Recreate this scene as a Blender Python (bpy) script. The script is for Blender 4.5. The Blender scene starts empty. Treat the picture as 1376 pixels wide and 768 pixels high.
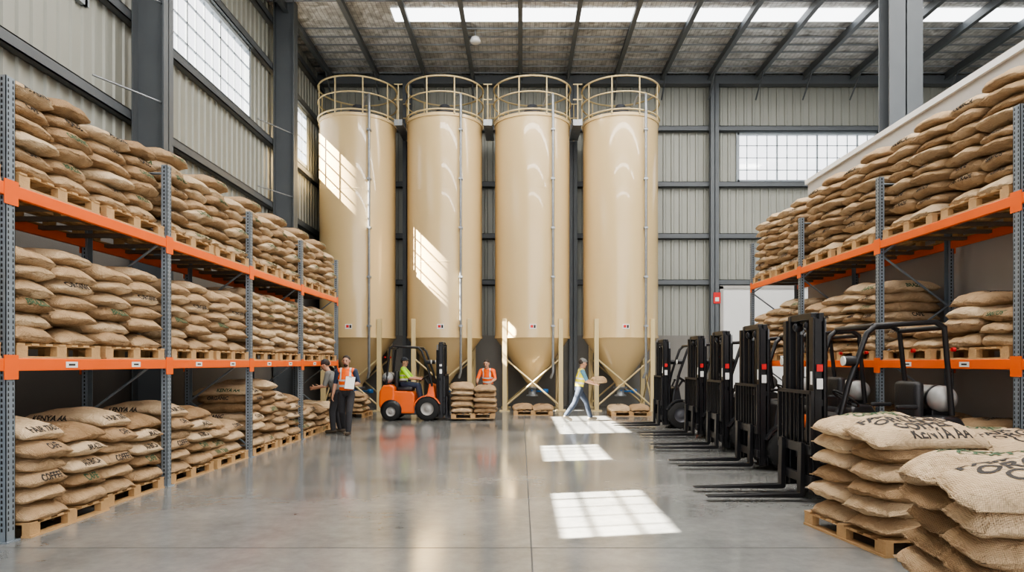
import bpy, bmesh, math, random
import numpy as np
from mathutils import Vector, Matrix, noise
from mathutils.bvhtree import BVHTree
random.seed(7)
scene = bpy.context.scene
COL = scene.collection
ZOOM = None
# ------------------------------------------------------------------ materials
MATS = {}
def newmat(name):
    m = bpy.data.materials.new(name); m.use_nodes = True
    nt = m.node_tree
    b = nt.nodes.get('Principled BSDF')
    MATS[name] = m
    return m, nt, b
def N(nt, t, **kw):
    n = nt.nodes.new(t)
    for k, v in kw.items(): setattr(n, k, v)
    return n
def mat(name, col, rough=0.5, metal=0.0, amt=0.12, scale=3.0, bump=0.0, bscale=60.0, rvar=0.0, coat=0.0):
    m, nt, b = newmat(name)
    L = nt.links
    tc = N(nt, 'ShaderNodeTexCoord')
    nz = N(nt, 'ShaderNodeTexNoise'); nz.inputs['Scale'].default_value = scale; nz.inputs['Detail'].default_value = 5
    L.new(tc.outputs['Object'], nz.inputs['Vector'])
    mx = N(nt, 'ShaderNodeMix', data_type='RGBA')
    mx.inputs[6].default_value = tuple(max(0, c*(1-amt)) for c in col) + (1,)
    mx.inputs[7].default_value = tuple(min(1, c*(1+amt)) for c in col) + (1,)
    L.new(nz.outputs['Fac'], mx.inputs[0]); L.new(mx.outputs[2], b.inputs['Base Color'])
    b.inputs['Roughness'].default_value = rough; b.inputs['Metallic'].default_value = metal
    b.inputs['Coat Weight'].default_value = coat
    if rvar:
        mr = N(nt, 'ShaderNodeMapRange'); mr.inputs[3].default_value = rough-rvar; mr.inputs[4].default_value = rough+rvar
        L.new(nz.outputs['Fac'], mr.inputs[0]); L.new(mr.outputs[0], b.inputs['Roughness'])
    if bump:
        n2 = N(nt, 'ShaderNodeTexNoise'); n2.inputs['Scale'].default_value = bscale; n2.inputs['Detail'].default_value = 4
        L.new(tc.outputs['Object'], n2.inputs['Vector'])
        bp = N(nt, 'ShaderNodeBump'); bp.inputs['Strength'].default_value = bump; bp.inputs['Distance'].default_value = 0.02
        L.new(n2.outputs['Fac'], bp.inputs['Height']); L.new(bp.outputs[0], b.inputs['Normal'])
    return m
mat('silo_paint', (0.66, 0.495, 0.27), 0.24, 0, 0.04, 0.8, coat=0.45)
mat('rail_paint', (0.58, 0.46, 0.25), 0.4, 0, 0.06)
mat('cladding', (0.31, 0.315, 0.28), 0.45, 0.15, 0.08, 1.0)
mat('steel_grey', (0.115, 0.126, 0.136), 0.5, 0.2, 0.12, 2.0)
mat('galvanised', (0.33, 0.35, 0.37), 0.42, 0.55, 0.25, 9.0)
mat('rack_post', (0.24, 0.28, 0.32), 0.45, 0.3, 0.2, 8.0)
mat('rack_orange', (0.80, 0.13, 0.018), 0.42, 0, 0.08, 3.0)
mat('hole', (0.02, 0.022, 0.025), 0.8)
mat('label_white', (0.75, 0.75, 0.73), 0.6, 0, 0.05)
mat('label_red', (0.6, 0.02, 0.02), 0.5, 0, 0.05)
mat('blue_paint', (0.03, 0.16, 0.45), 0.4)
mat('pine', (0.46, 0.29, 0.14), 0.75, 0, 0.3, 7.0, bump=0.3)
mat('concrete_wall', (0.12, 0.11, 0.10), 0.8, 0, 0.2, 0.8, bump=0.2)
mat('concrete_base', (0.22, 0.21, 0.195), 0.8, 0, 0.2, 0.8, bump=0.2)
mat('white_wall', (0.42, 0.405, 0.38), 0.7, 0, 0.06, 0.7)
mat('white_trim', (0.75, 0.75, 0.74), 0.5, 0, 0.04)
mat('fork_black', (0.014, 0.014, 0.016), 0.38, 0.1, 0.3, 6.0)
mat('fork_steel', (0.03, 0.03, 0.033), 0.35, 0.6, 0.3, 6.0)
mat('fork_orange', (0.80, 0.14, 0.02), 0.3, 0, 0.05, coat=0.4)
mat('fork_dark', (0.028, 0.029, 0.032), 0.35, 0.1, 0.15, coat=0.3)
mat('fork_grey', (0.10, 0.105, 0.12), 0.4, 0.1, 0.1)
mat('rubber', (0.016, 0.016, 0.016), 0.8, 0, 0.3, 10)
mat('rim', (0.35, 0.34, 0.32), 0.5, 0.3)
mat('lamp_glass', (0.8, 0.8, 0.75), 0.2)
mat('ink', (0.035, 0.03, 0.027), 0.85, 0, 0.3, 30)
mat('ink_green', (0.05, 0.10, 0.05), 0.85, 0, 0.3, 30)
mat('skin', (0.48, 0.27, 0.18), 0.55, 0, 0.08, 12)
mat('hair', (0.03, 0.02, 0.015), 0.7, 0, 0.2, 30)
mat('eye', (0.02, 0.015, 0.012), 0.2)
mat('lip', (0.30, 0.12, 0.10), 0.5)
mat('vest_orange', (0.95, 0.15, 0.015), 0.6, 0, 0.06, 10, bump=0.2, bscale=25)
mat('vest_yellow', (0.90, 0.80, 0.04), 0.6, 0, 0.06, 10, bump=0.2, bscale=25)
mat('vest_green', (0.45, 0.80, 0.05), 0.6, 0, 0.06, 10, bump=0.2, bscale=25)
mat('reflect', (0.65, 0.66, 0.66), 0.35)
mat('navy', (0.03, 0.045, 0.085), 0.8, 0, 0.15, 10, bump=0.3, bscale=18)
mat('denim', (0.022, 0.032, 0.055), 0.8, 0, 0.15, 10, bump=0.3, bscale=18)
mat('charcoal', (0.035, 0.035, 0.04), 0.8, 0, 0.15, 10, bump=0.3, bscale=18)
mat('shirt_grey', (0.16, 0.16, 0.15), 0.8, 0, 0.1, 10, bump=0.3, bscale=18)
mat('shirt_blue', (0.10, 0.22, 0.30), 0.8, 0, 0.1, 10, bump=0.3, bscale=18)
mat('boot', (0.05, 0.035, 0.022), 0.6)
mat('boot_pale', (0.20, 0.17, 0.13), 0.6)
mat('cap_dark', (0.03, 0.035, 0.045), 0.7)
mat('paper', (0.8, 0.8, 0.78), 0.6, 0, 0.02)
mat('joint', (0.07, 0.07, 0.07), 0.8)
mat('steel_frame', (0.33, 0.37, 0.40), 0.5, 0.1)
mat('deck_bar', (0.13, 0.10, 0.075), 0.7, 0, 0.2)
mat('seat_vinyl', (0.02, 0.02, 0.022), 0.45, bump=0.2)
mat('tank_grey', (0.34, 0.34, 0.33), 0.4, 0.2)

def burlap():
    m, nt, b = newmat('burlap'); L = nt.links
    tc = N(nt, 'ShaderNodeTexCoord')
    at = N(nt, 'ShaderNodeAttribute', attribute_name='tint')
    nz = N(nt, 'ShaderNodeTexNoise'); nz.inputs['Scale'].default_value = 5; nz.inputs['Detail'].default_value = 6
    L.new(tc.outputs['Object'], nz.inputs['Vector'])
    ad = N(nt, 'ShaderNodeMath', operation='MULTIPLY_ADD'); ad.inputs[1].default_value = 0.5
    L.new(nz.outputs['Fac'], ad.inputs[0])
    hv = N(nt, 'ShaderNodeMath', operation='MULTIPLY_ADD'); hv.inputs[1].default_value = 0.85; hv.inputs[2].default_value = -0.15
    L.new(at.outputs['Fac'], hv.inputs[0]); L.new(hv.outputs[0], ad.inputs[2])
    cr = N(nt, 'ShaderNodeValToRGB')
    e = cr.color_ramp.elements
    e[0].position = 0.1; e[0].color = (0.26, 0.165, 0.09, 1)
    e[1].position = 0.9; e[1].color = (0.65, 0.50, 0.335, 1)
    x = cr.color_ramp.elements.new(0.5); x.color = (0.45, 0.31, 0.185, 1)
    L.new(ad.outputs[0], cr.inputs[0])
    hs = []
    for ax in ('X', 'Y', 'Z'):
        w = N(nt, 'ShaderNodeTexWave', bands_direction=ax); w.inputs['Scale'].default_value = 36
        w.inputs['Distortion'].default_value = 1.2; w.inputs['Detail'].default_value = 2
        L.new(tc.outputs['Object'], w.inputs['Vector']); hs.append(w)
    a1 = N(nt, 'ShaderNodeMath', operation='ADD'); a2 = N(nt, 'ShaderNodeMath', operation='ADD')
    L.new(hs[0].outputs['Fac'], a1.inputs[0]); L.new(hs[1].outputs['Fac'], a1.inputs[1])
    L.new(a1.outputs[0], a2.inputs[0]); L.new(hs[2].outputs['Fac'], a2.inputs[1])
    mr = N(nt, 'ShaderNodeMapRange'); mr.inputs[1].default_value = 0; mr.inputs[2].default_value = 3
    mr.inputs[3].default_value = 0.74; mr.inputs[4].default_value = 1.22
    L.new(a2.outputs[0], mr.inputs[0])
    vm = N(nt, 'ShaderNodeVectorMath', operation='SCALE')
    L.new(cr.outputs[0], vm.inputs[0]); L.new(mr.outputs[0], vm.inputs['Scale'])
    L.new(vm.outputs[0], b.inputs['Base Color'])
    b.inputs['Roughness'].default_value = 0.92
    b.inputs['Specular IOR Level'].default_value = 0.15
    n2 = N(nt, 'ShaderNodeTexNoise'); n2.inputs['Scale'].default_value = 11; n2.inputs['Detail'].default_value = 5
    n2.inputs['Distortion'].default_value = 0.8
    L.new(tc.outputs['Object'], n2.inputs['Vector'])
    bp = N(nt, 'ShaderNodeBump'); bp.inputs['Strength'].default_value = 0.8; bp.inputs['Distance'].default_value = 0.05
    L.new(n2.outputs['Fac'], bp.inputs['Height'])
    b2 = N(nt, 'ShaderNodeBump'); b2.inputs['Strength'].default_value = 0.5; b2.inputs['Distance'].default_value = 0.005
    L.new(a2.outputs[0], b2.inputs['Height']); L.new(bp.outputs[0], b2.inputs['Normal'])
    L.new(b2.outputs[0], b.inputs['Normal'])
burlap()

def floor_mat():
    m, nt, b = newmat('polished_concrete'); L = nt.links
    tc = N(nt, 'ShaderNodeTexCoord')
    n1 = N(nt, 'ShaderNodeTexNoise'); n1.inputs['Scale'].default_value = 0.5; n1.inputs['Detail'].default_value = 6; n1.inputs['Roughness'].default_value = .6
    n2 = N(nt, 'ShaderNodeTexNoise'); n2.inputs['Scale'].default_value = 7; n2.inputs['Detail'].default_value = 8; n2.inputs['Roughness'].default_value = .7
    L.new(tc.outputs['Object'], n1.inputs['Vector']); L.new(tc.outputs['Object'], n2.inputs['Vector'])
    md = N(nt, 'ShaderNodeMath', operation='MULTIPLY_ADD'); md.inputs[1].default_value = 0.3
    L.new(n2.outputs['Fac'], md.inputs[0])
    ms = N(nt, 'ShaderNodeMath', operation='MULTIPLY'); ms.inputs[1].default_value = 0.7
    L.new(n1.outputs['Fac'], ms.inputs[0]); L.new(ms.outputs[0], md.inputs[2])
    cr = N(nt, 'ShaderNodeValToRGB'); e = cr.color_ramp.elements
    e[0].position = 0.33; e[0].color = (0.125, 0.13, 0.128, 1)
    e[1].position = 0.68; e[1].color = (0.29, 0.29, 0.28, 1)
    L.new(md.outputs[0], cr.inputs[0]); L.new(cr.outputs[0], b.inputs['Base Color'])
    mr = N(nt, 'ShaderNodeMapRange'); mr.inputs[1].default_value = 0.3; mr.inputs[2].default_value = 0.7
    mr.inputs[3].default_value = 0.09; mr.inputs[4].default_value = 0.21
    L.new(md.outputs[0], mr.inputs[0]); L.new(mr.outputs[0], b.inputs['Roughness'])
    b.inputs['Specular IOR Level'].default_value = 1.0
floor_mat()

def roof_mat():
    m, nt, b = newmat('foil_insulation'); L = nt.links
    tc = N(nt, 'ShaderNodeTexCoord')
    n1 = N(nt, 'ShaderNodeTexNoise'); n1.inputs['Scale'].default_value = 2.2; n1.inputs['Detail'].default_value = 8; n1.inputs['Distortion'].default_value = 1.5
    L.new(tc.outputs['Object'], n1.inputs['Vector'])
    bk = N(nt, 'ShaderNodeTexBrick'); bk.offset = 0.0
    bk.inputs['Scale'].default_value = 3.5; bk.inputs['Mortar Size'].default_value = 0.03
    bk.inputs['Color1'].default_value = (1, 1, 1, 1); bk.inputs['Color2'].default_value = (0.9, 0.9, 0.9, 1); bk.inputs['Mortar'].default_value = (0.45, 0.45, 0.45, 1)
    L.new(tc.outputs['Object'], bk.inputs['Vector'])
    cr = N(nt, 'ShaderNodeValToRGB'); e = cr.color_ramp.elements
    e[0].position = 0.30; e[0].color = (0.38, 0.365, 0.34, 1)
    e[1].position = 0.68; e[1].color = (0.95, 0.94, 0.91, 1)
    L.new(n1.outputs['Fac'], cr.inputs[0])
    mx = N(nt, 'ShaderNodeMix', data_type='RGBA', blend_type='MULTIPLY'); mx.inputs[0].default_value = 1
    L.new(cr.outputs[0], mx.inputs[6]); L.new(bk.outputs['Color'], mx.inputs[7]); L.new(mx.outputs[2], b.inputs['Base Color'])
    b.inputs['Roughness'].default_value = 0.45; b.inputs['Metallic'].default_value = 0.3
    bp = N(nt, 'ShaderNodeBump'); bp.inputs['Strength'].default_value = 0.8; bp.inputs['Distance'].default_value = 0.10
    L.new(n1.outputs['Fac'], bp.inputs['Height']); L.new(bp.outputs[0], b.inputs['Normal'])
roof_mat()
def emis(name, col, s):
    m, nt, b = newmat(name)
    b.inputs['Base Color'].default_value = col + (1,)
    b.inputs['Emission Color'].default_value = col + (1,); b.inputs['Emission Strength'].default_value = s
emis('skylight_sheet', (0.95, 0.98, 1.0), 3.5)
def glass():
    m, nt, b = newmat('window_glass'); L = nt.links
    nt.nodes.remove(b)
    t = N(nt, 'ShaderNodeBsdfTransparent'); g = N(nt, 'ShaderNodeBsdfGlossy'); g.inputs['Roughness'].default_value = 0.05
    mx = N(nt, 'ShaderNodeMixShader'); mx.inputs[0].default_value = 0.05
    L.new(t.outputs[0], mx.inputs[1]); L.new(g.outputs[0], mx.inputs[2])
    L.new(mx.outputs[0], nt.nodes['Material Output'].inputs[0])
glass()

# ------------------------------------------------------------------ mesh builder
def rotz(a): return Matrix.Rotation(a, 4, 'Z')
class MB:
    def __init__(s): s.v = []; s.f = []; s.m = []; s.t = []; s.sm = []; s.mats = []
    def mi(s, name):
        if name not in s.mats: s.mats.append(name)
        return s.mats.index(name)
    def add(s, vs, fs, mname, M=None, tint=0.5, smooth=False):
        o = len(s.v); k = s.mi(mname)
        for p in vs:
            p = Vector(p)
            if M is not None: p = M @ p
            s.v.append(p[:]); s.t.append(tint)
        for f in fs:
            s.f.append([i+o for i in f]); s.m.append(k); s.sm.append(smooth)
    def box(s, x0, x1, y0, y1, z0, z1, m, bev=0.0, M=None, seg=2):
        cx, cy, cz = (x0+x1)/2, (y0+y1)/2, (z0+z1)/2
        sx, sy, sz = abs(x1-x0), abs(y1-y0), abs(z1-z0)
        if bev <= 0:
            vs = [(cx+a*sx/2, cy+b*sy/2, cz+c*sz/2) for a in (-1, 1) for b in (-1, 1) for c in (-1, 1)]
            s.add(vs, [(0,1,3,2),(4,6,7,5),(0,4,5,1),(2,3,7,6),(0,2,6,4),(1,5,7,3)], m, M)
        else:
            bm = bmesh.new(); bmesh.ops.create_cube(bm, size=1)
            for v in bm.verts: v.co = Vector((cx+v.co.x*sx, cy+v.co.y*sy, cz+v.co.z*sz))
            bmesh.ops.bevel(bm, geom=bm.edges[:], offset=min(bev, sx*.45, sy*.45, sz*.45), segments=seg, affect='EDGES', profile=0.5)
            s.addbm(bm, m, M, bev >= .04)
    def addbm(s, bm, m, M=None, smooth=False, tint=0.5):
        bm.verts.index_update()
        s.add([v.co.copy() for v in bm.verts], [[v.index for v in f.verts] for f in bm.faces], m, M, tint, smooth)
        bm.free()
    def prism(s, prof, y0, y1, m, bev=0.0, M=None):
        bm = bmesh.new()
        vs = [bm.verts.new((p[0], y0, p[1])) for p in prof]
        f = bm.faces.new(vs)
        r = bmesh.ops.extrude_face_region(bm, geom=[f])
        for e in r['geom']:
            if isinstance(e, bmesh.types.BMVert): e.co.y = y1
        bmesh.ops.recalc_face_normals(bm, faces=bm.faces[:])
        if bev > 0: bmesh.ops.bevel(bm, geom=bm.edges[:], offset=bev, segments=3, affect='EDGES', profile=0.5)
        s.addbm(bm, m, M, False)
    def tube(s, path, r, m, n=8, M=None, r2=None, caps=True, closed=False):
        P = [Vector(p) for p in path]; k = len(P); vs = []
        up0 = None
        for i in range(k):
            if closed: d = P[(i+1) % k]-P[i-1]
            elif i == 0: d = P[1]-P[0]
            elif i == k-1: d = P[-1]-P[-2]
            else: d = (P[i+1]-P[i]).normalized()+(P[i]-P[i-1]).normalized()
            d.normalize()
            if up0 is None: up0 = Vector((0, 0, 1)) if abs(d.z) < 0.9 else Vector((1, 0, 0))
            a = d.cross(up0)
            if a.length < 1e-4: a = d.cross(Vector((0, 1, 0)))
            a.normalize(); b = a.cross(d).normalized(); up0 = b
            rr = r if r2 is None else r+(r2-r)*i/(k-1)
            for j in range(n):
                t = 2*math.pi*j/n
                vs.append(P[i]+a*math.cos(t)*rr+b*math.sin(t)*rr)
        fs = []
        for i in range(k if closed else k-1):
            for j in range(n):
                i2 = (i+1) % k
                fs.append((i*n+j, i*n+(j+1) % n, i2*n+(j+1) % n, i2*n+j))
        s.add(vs, fs, m, M, smooth=True)
        if caps and not closed:
            s.add([vs[j] for j in range(n)], [tuple(range(n))[::-1]], m, M)
            s.add([vs[(k-1)*n+j] for j in range(n)], [tuple(range(n))], m, M)
    def lathe(s, prof, m, n=48, M=None, smooth=True):
        vs = []; fs = []
        for r, z in prof:
            for j in range(n):
                t = 2*math.pi*j/n; vs.append((r*math.cos(t), r*math.sin(t), z))
        for i in range(len(prof)-1):
            for j in range(n):
                fs.append((i*n+j, i*n+(j+1) % n, (i+1)*n+(j+1) % n, (i+1)*n+j))
        s.add(vs, fs, m, M, smooth=smooth)
    def mesh(s, name):
        me = bpy.data.meshes.new(name)
        me.from_pydata(s.v, [], s.f)
        for k in s.mats: me.materials.append(MATS[k])
        me.polygons.foreach_set('material_index', s.m)
        me.polygons.foreach_set('use_smooth', s.sm)
        a = me.attributes.new('tint', 'FLOAT', 'POINT'); a.data.foreach_set('value', s.t)
        me.update()
        return me
    def build(s, name, loc=(0, 0, 0), rz=0.0, parent=None):
        return place(s.mesh(name), name, loc, rz, parent)
def place(me, name, loc=(0, 0, 0), rz=0.0, parent=None):
    o = bpy.data.objects.new(name, me); COL.objects.link(o)
    o.location = loc; o.rotation_euler = (0, 0, rz)
    if parent: o.parent = parent
    return o
def empty(name, loc, rz=0):
    o = bpy.data.objects.new(name, None); COL.objects.link(o); o.location = loc; o.rotation_euler = (0, 0, rz)
    o.empty_display_size = 0.2
    return o

# ------------------------------------------------------------------ room
XL, XR, YB, YF, ZC = -7.45, 20.0, 25.3, -8.0, 12.2
fl = MB(); fl.add([(XL-.3, YF, 0), (XR+.3, YF, 0), (XR+.3, YB+.3, 0), (XL-.3, YB+.3, 0)], [(0, 1, 2, 3)], 'polished_concrete'); fl.build('floor')
jm = MB()
for x in (0.09,): jm.box(x-.006, x+.006, YF, YB, 0.0005, 0.0016, 'joint')
for y in (5.9, 17.5): jm.box(XL, XR, y-.005, y+.005, 0.0005, 0.0016, 'joint')
jm.build('floor_joint')

def clad(mb, axis, plane, sgn, u0, u1, z0, z1, per=0.30, dep=0.035, m='cladding'):
    if u1-u0 < 1e-4: return
    K = ((0, 0), (.50, 0), (.58, dep), (.82, dep), (.90, 0), (1, 0))
    def dd(u):
        f = (u/per) % 1.0
        for (a, p), (b, q) in zip(K[:-1], K[1:]):
            if a <= f <= b: return p+(q-p)*(f-a)/(b-a)
        return 0
    us = {round(u0, 5), round(u1, 5)}
    k = math.floor(u0/per)
    while k*per < u1:
        for f, _ in K[:-1]:
            u = (k+f)*per
            if u0 < u < u1: us.add(round(u, 5))
        k += 1
    pts = [(u, dd(u)) for u in sorted(us)]
    vs = []; fs = []
    for a, d in pts:
        q = plane+sgn*d
        for z in (z0, z1): vs.append((q, a, z) if axis == 'x' else (a, q, z))
    for i in range(len(pts)-1):
        fs.append((2*i, 2*i+1, 2*i+3, 2*i+2))
    mb.add(vs, fs, m)
def wall_with_windows(name, axis, plane, sgn, u0, u1, z0, z1, wins):
    mb = MB(); u = u0
    for (a, b, c, d) in sorted(wins):
        clad(mb, axis, plane, sgn, u, a, z0, z1)
        clad(mb, axis, plane, sgn, a, b, z0, c); clad(mb, axis, plane, sgn, a, b, d, z1)
        u = b
    clad(mb, axis, plane, sgn, u, u1, z0, z1)
    return mb.build(name)
LW = [(4.5, 6.8, 7.68, 9.05), (9.35, 11.6, 7.68, 9.05), (13.5, 18.56, 8.2, 10.1), (20.75, 23.5, 8.3, 10.1)]
BW = [(8.0, 13.2, 8.28, 10.08)]
wall_with_windows('wall_left', 'x', XL, 1, YF, YB, 0, ZC+.1, LW)
wall_with_windows('wall_back', 'y', YB, -1, XL, XR, 0, ZC+.1, BW)
wall_with_windows('wall_right', 'x', XR, -1, YF, YB, 0, ZC+.1, [])
wn = 0
def window(axis, plane, w, nv, nh):
    global wn; wn += 1
    a, b, c, d = w; mb = MB()
    def bx(u0, u1, z0, z1, t0, t1, m):
        if axis == 'x': mb.box(plane+t0, plane+t1, u0, u1, z0, z1, m)
        else: mb.box(u0, u1, plane-t1, plane-t0, z0, z1, m)
    fw = 0.07
    bx(a-.04, a+fw, c-.04, d+.04, -.05, .09, 'steel_frame'); bx(b-fw, b+.04, c-.04, d+.04, -.05, .09, 'steel_frame')
    bx(a, b, c-.04, c+fw, -.05, .09, 'steel_frame'); bx(a, b, d-fw, d+.04, -.05, .09, 'steel_frame')
    for i in range(1, nv):
        u = a+(b-a)*i/nv; t = .028 if i % 4 == 0 else .012
        bx(u-t, u+t, c, d, -.01, .03, 'steel_frame')
    for i in range(1, nh):
        z = c+(d-c)*i/nh; bx(a, b, z-.012, z+.012, -.01, .03, 'steel_frame')
    bx(a, b, c, d, .008, .010, 'window_glass')
    mb.build('window_%d' % wn)
window('x', XL, LW[0], 5, 3); window('x', XL, LW[1], 5, 3)
window('x', XL, LW[2], 12, 4); window('x', XL, LW[3], 7, 4); window('y', YB, BW[0], 14, 4)

d = MB(); d.box(XL+.04, XL+.16, YF, YB, 0, 4.2, 'concrete_wall'); d.build('trim_1')
d = MB(); d.box(XL+.16, 7.3, YB-.2, YB-.04, 0, 2.6, 'concrete_base'); d.build('trim_2')
g = MB()
for z in (4.35, 6.2, 8.05, 10.25, 11.6):
    for a, b in (((YF, 4.4), (6.9, 9.25), (11.7, YB)) if z == 8.05 else ((YF, YB),)):
        g.box(XL+.04, XL+.20, a, b, z-.1, z-.08, 'steel_grey'); g.box(XL+.18, XL+.20, a, b, z-.1, z+.1, 'steel_grey'); g.box(XL+.04, XL+.20, a, b, z+.08, z+.1, 'steel_grey')
g.build('wall_girts')
g = MB()
for z in (4.55, 6.25, 8.15, 10.2):
    g.box(XL+.2, XR, YB-.24, YB-.04, z-.1, z-.08, 'steel_grey'); g.box(XL+.2, XR, YB-.24, YB-.22, z-.1, z+.1, 'steel_grey'); g.box(XL+.2, XR, YB-.24, YB-.04, z+.08, z+.1, 'steel_grey')
g.build('wall_girts')
def icol(name, x, y, w, dp, z1, ax='x'):
    c = MB()
    if ax == 'x':
        c.box(x-w/2, x-w/2+.03, y-dp/2, y+dp/2, 0, z1, 'steel_grey'); c.box(x+w/2-.03, x+w/2, y-dp/2, y+dp/2, 0, z1, 'steel_grey')
        c.box(x-w/2, x+w/2, y-.012, y+.012, 0, z1, 'steel_grey')
    else:
        c.box(x-w/2, x+w/2, y-dp/2, y-dp/2+.03, 0, z1, 'steel_grey'); c.box(x-w/2, x+w/2, y+dp/2-.03, y+dp/2, 0, z1, 'steel_grey')
        c.box(x-.012, x+.012, y-dp/2, y+dp/2, 0, z1, 'steel_grey')
    c.box(x-w/2-.08, x+w/2+.08, y-dp/2-.08, y+dp/2+.08, 0, .03, 'steel_grey')
    return c.build(name)
for y in (-6.5, 1.0, 8.0, 12.85, 20.1): icol('steel_column', XL+.52, y, .60, .35, ZC)
icol('steel_column', 7.17, 12.9, .62, .40, ZC, 'y')
for x in (-4.15, 1.9, 7.05, 13.6, 19): icol('steel_column', x, YB-.37, .30, .24, ZC-.2, 'y')
t = MB()
for y in (12.85, 20.1):
    for z in (6.45, 8.3): t.tube([(XL+.8, y, z), (XL+.2, y+1.3, z+.02)], .018, 'galvanised', 6); t.tube([(XL+.8, y, z), (XL+.2, y-1.3, z+.02)], .018, 'galvanised', 6)
t.build('wall_struts')
c = MB(); c.add([(XL-.2, YF, ZC), (XL-.2, YB+.2, ZC), (XR+.2, YB+.2, ZC), (XR+.2, YF, ZC)], [(0, 1, 2, 3)], 'foil_insulation')
c.add([(XL-.2, YF, ZC+.1), (XL-.2, YB+.2, ZC+.1), (XR+.2, YB+.2, ZC+.1), (XR+.2, YF, ZC+.1)], [(0, 1, 2, 3)], 'steel_grey')
c.build('ceiling')
p = MB(); x = -6.9
while x < XR:
    p.box(x-.015, x+.015, YF, YB-.1, ZC-.30, ZC-.03, 'steel_grey'); p.box(x-.07, x+.07, YF, YB-.1, ZC-.32, ZC-.30, 'steel_grey')
    p.tube([(x, YB-.35, ZC-1.0), (x, YB-1.2, ZC-.30)], .03, 'steel_grey', 6)
    x += 1.72
y = 19.4
while y < YB-.2:
    if not 20.1 < y < 21.4: p.box(XL, XR, y-.01, y+.01, ZC-.06, ZC-.01, 'galvanised')
    y += 0.55
p.box(XL, XR, YB-.45, YB-.15, ZC-.45, ZC-.15, 'steel_grey')
p.build('roof_beams')
for y in (3.0, 8.9, 14.9, 20.8):
    s_ = MB(); s_.box(-3.9, 18, y-.38, y+.38, ZC-.025, ZC-.008, 'skylight_sheet'); s_.build('skylight')
for y, pw in ((3.0, 1000), (8.9, 1000), (14.9, 1000), (20.2, 450)):  # added area lamps under the roof, broad fill for the hall
    l = bpy.data.lights.new('roof_fill_light', 'AREA'); l.shape = 'RECTANGLE'; l.size = 16; l.size_y = .75; l.energy = pw; l.color = (1, 0.955, 0.89)
    o = bpy.data.objects.new('roof_fill_light', l); COL.objects.link(o); o.location = (4.5, y, ZC-.34)
s_ = MB(); s_.tube([(0, 0, 0), (0, 0, -.25)], .02, 'galvanised'); s_.lathe([(0, -.42), (.15, -.42), (.17, -.36), (.12, -.25), (0, -.22)], 'white_trim', 20)
s_.tube([(0, 0, -.1), (-1.6, 0, .0)], .01, 'galvanised', 5); s_.tube([(0, 0, -.1), (1.6, 0, .0)], .01, 'galvanised', 5)
s_.build('pendant_lamp', (-1.45, 21.7, ZC-.02))
p = MB(); p.box(6.6, 6.78, YF, 15.7, 0, 5.70, 'white_wall'); p.box(6.55, 6.83, YF, 15.75, 5.70, 5.80, 'white_trim'); p.build('wall_partition')
p = MB(); p.box(7.4, 11.2, YB-.30, YB-.25, 0, 4.3, 'white_trim')
for i in range(16): p.box(7.45, 11.1, YB-.305, YB-.30, .05+i*.26, .05+i*.26+.25, 'white_trim')
p.box(7.28, 7.4, YB-.34, YB-.25, 0, 4.4, 'white_wall'); p.box(11.1, 11.25, YB-.34, YB-.25, 0, 4.4, 'white_wall'); p.box(7.28, 11.25, YB-.34, YB-.25, 4.3, 4.42, 'white_wall'); p.build('door_1')
p = MB(); p.box(-.13, .13, -.012, .012, -.2, .2, 'label_red'); p.box(-.07, .07, -.016, -.012, -.12, .02, 'label_white'); p.build('fire_extinguisher_sign', (7.12, YB-.51, 3.95))

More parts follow.
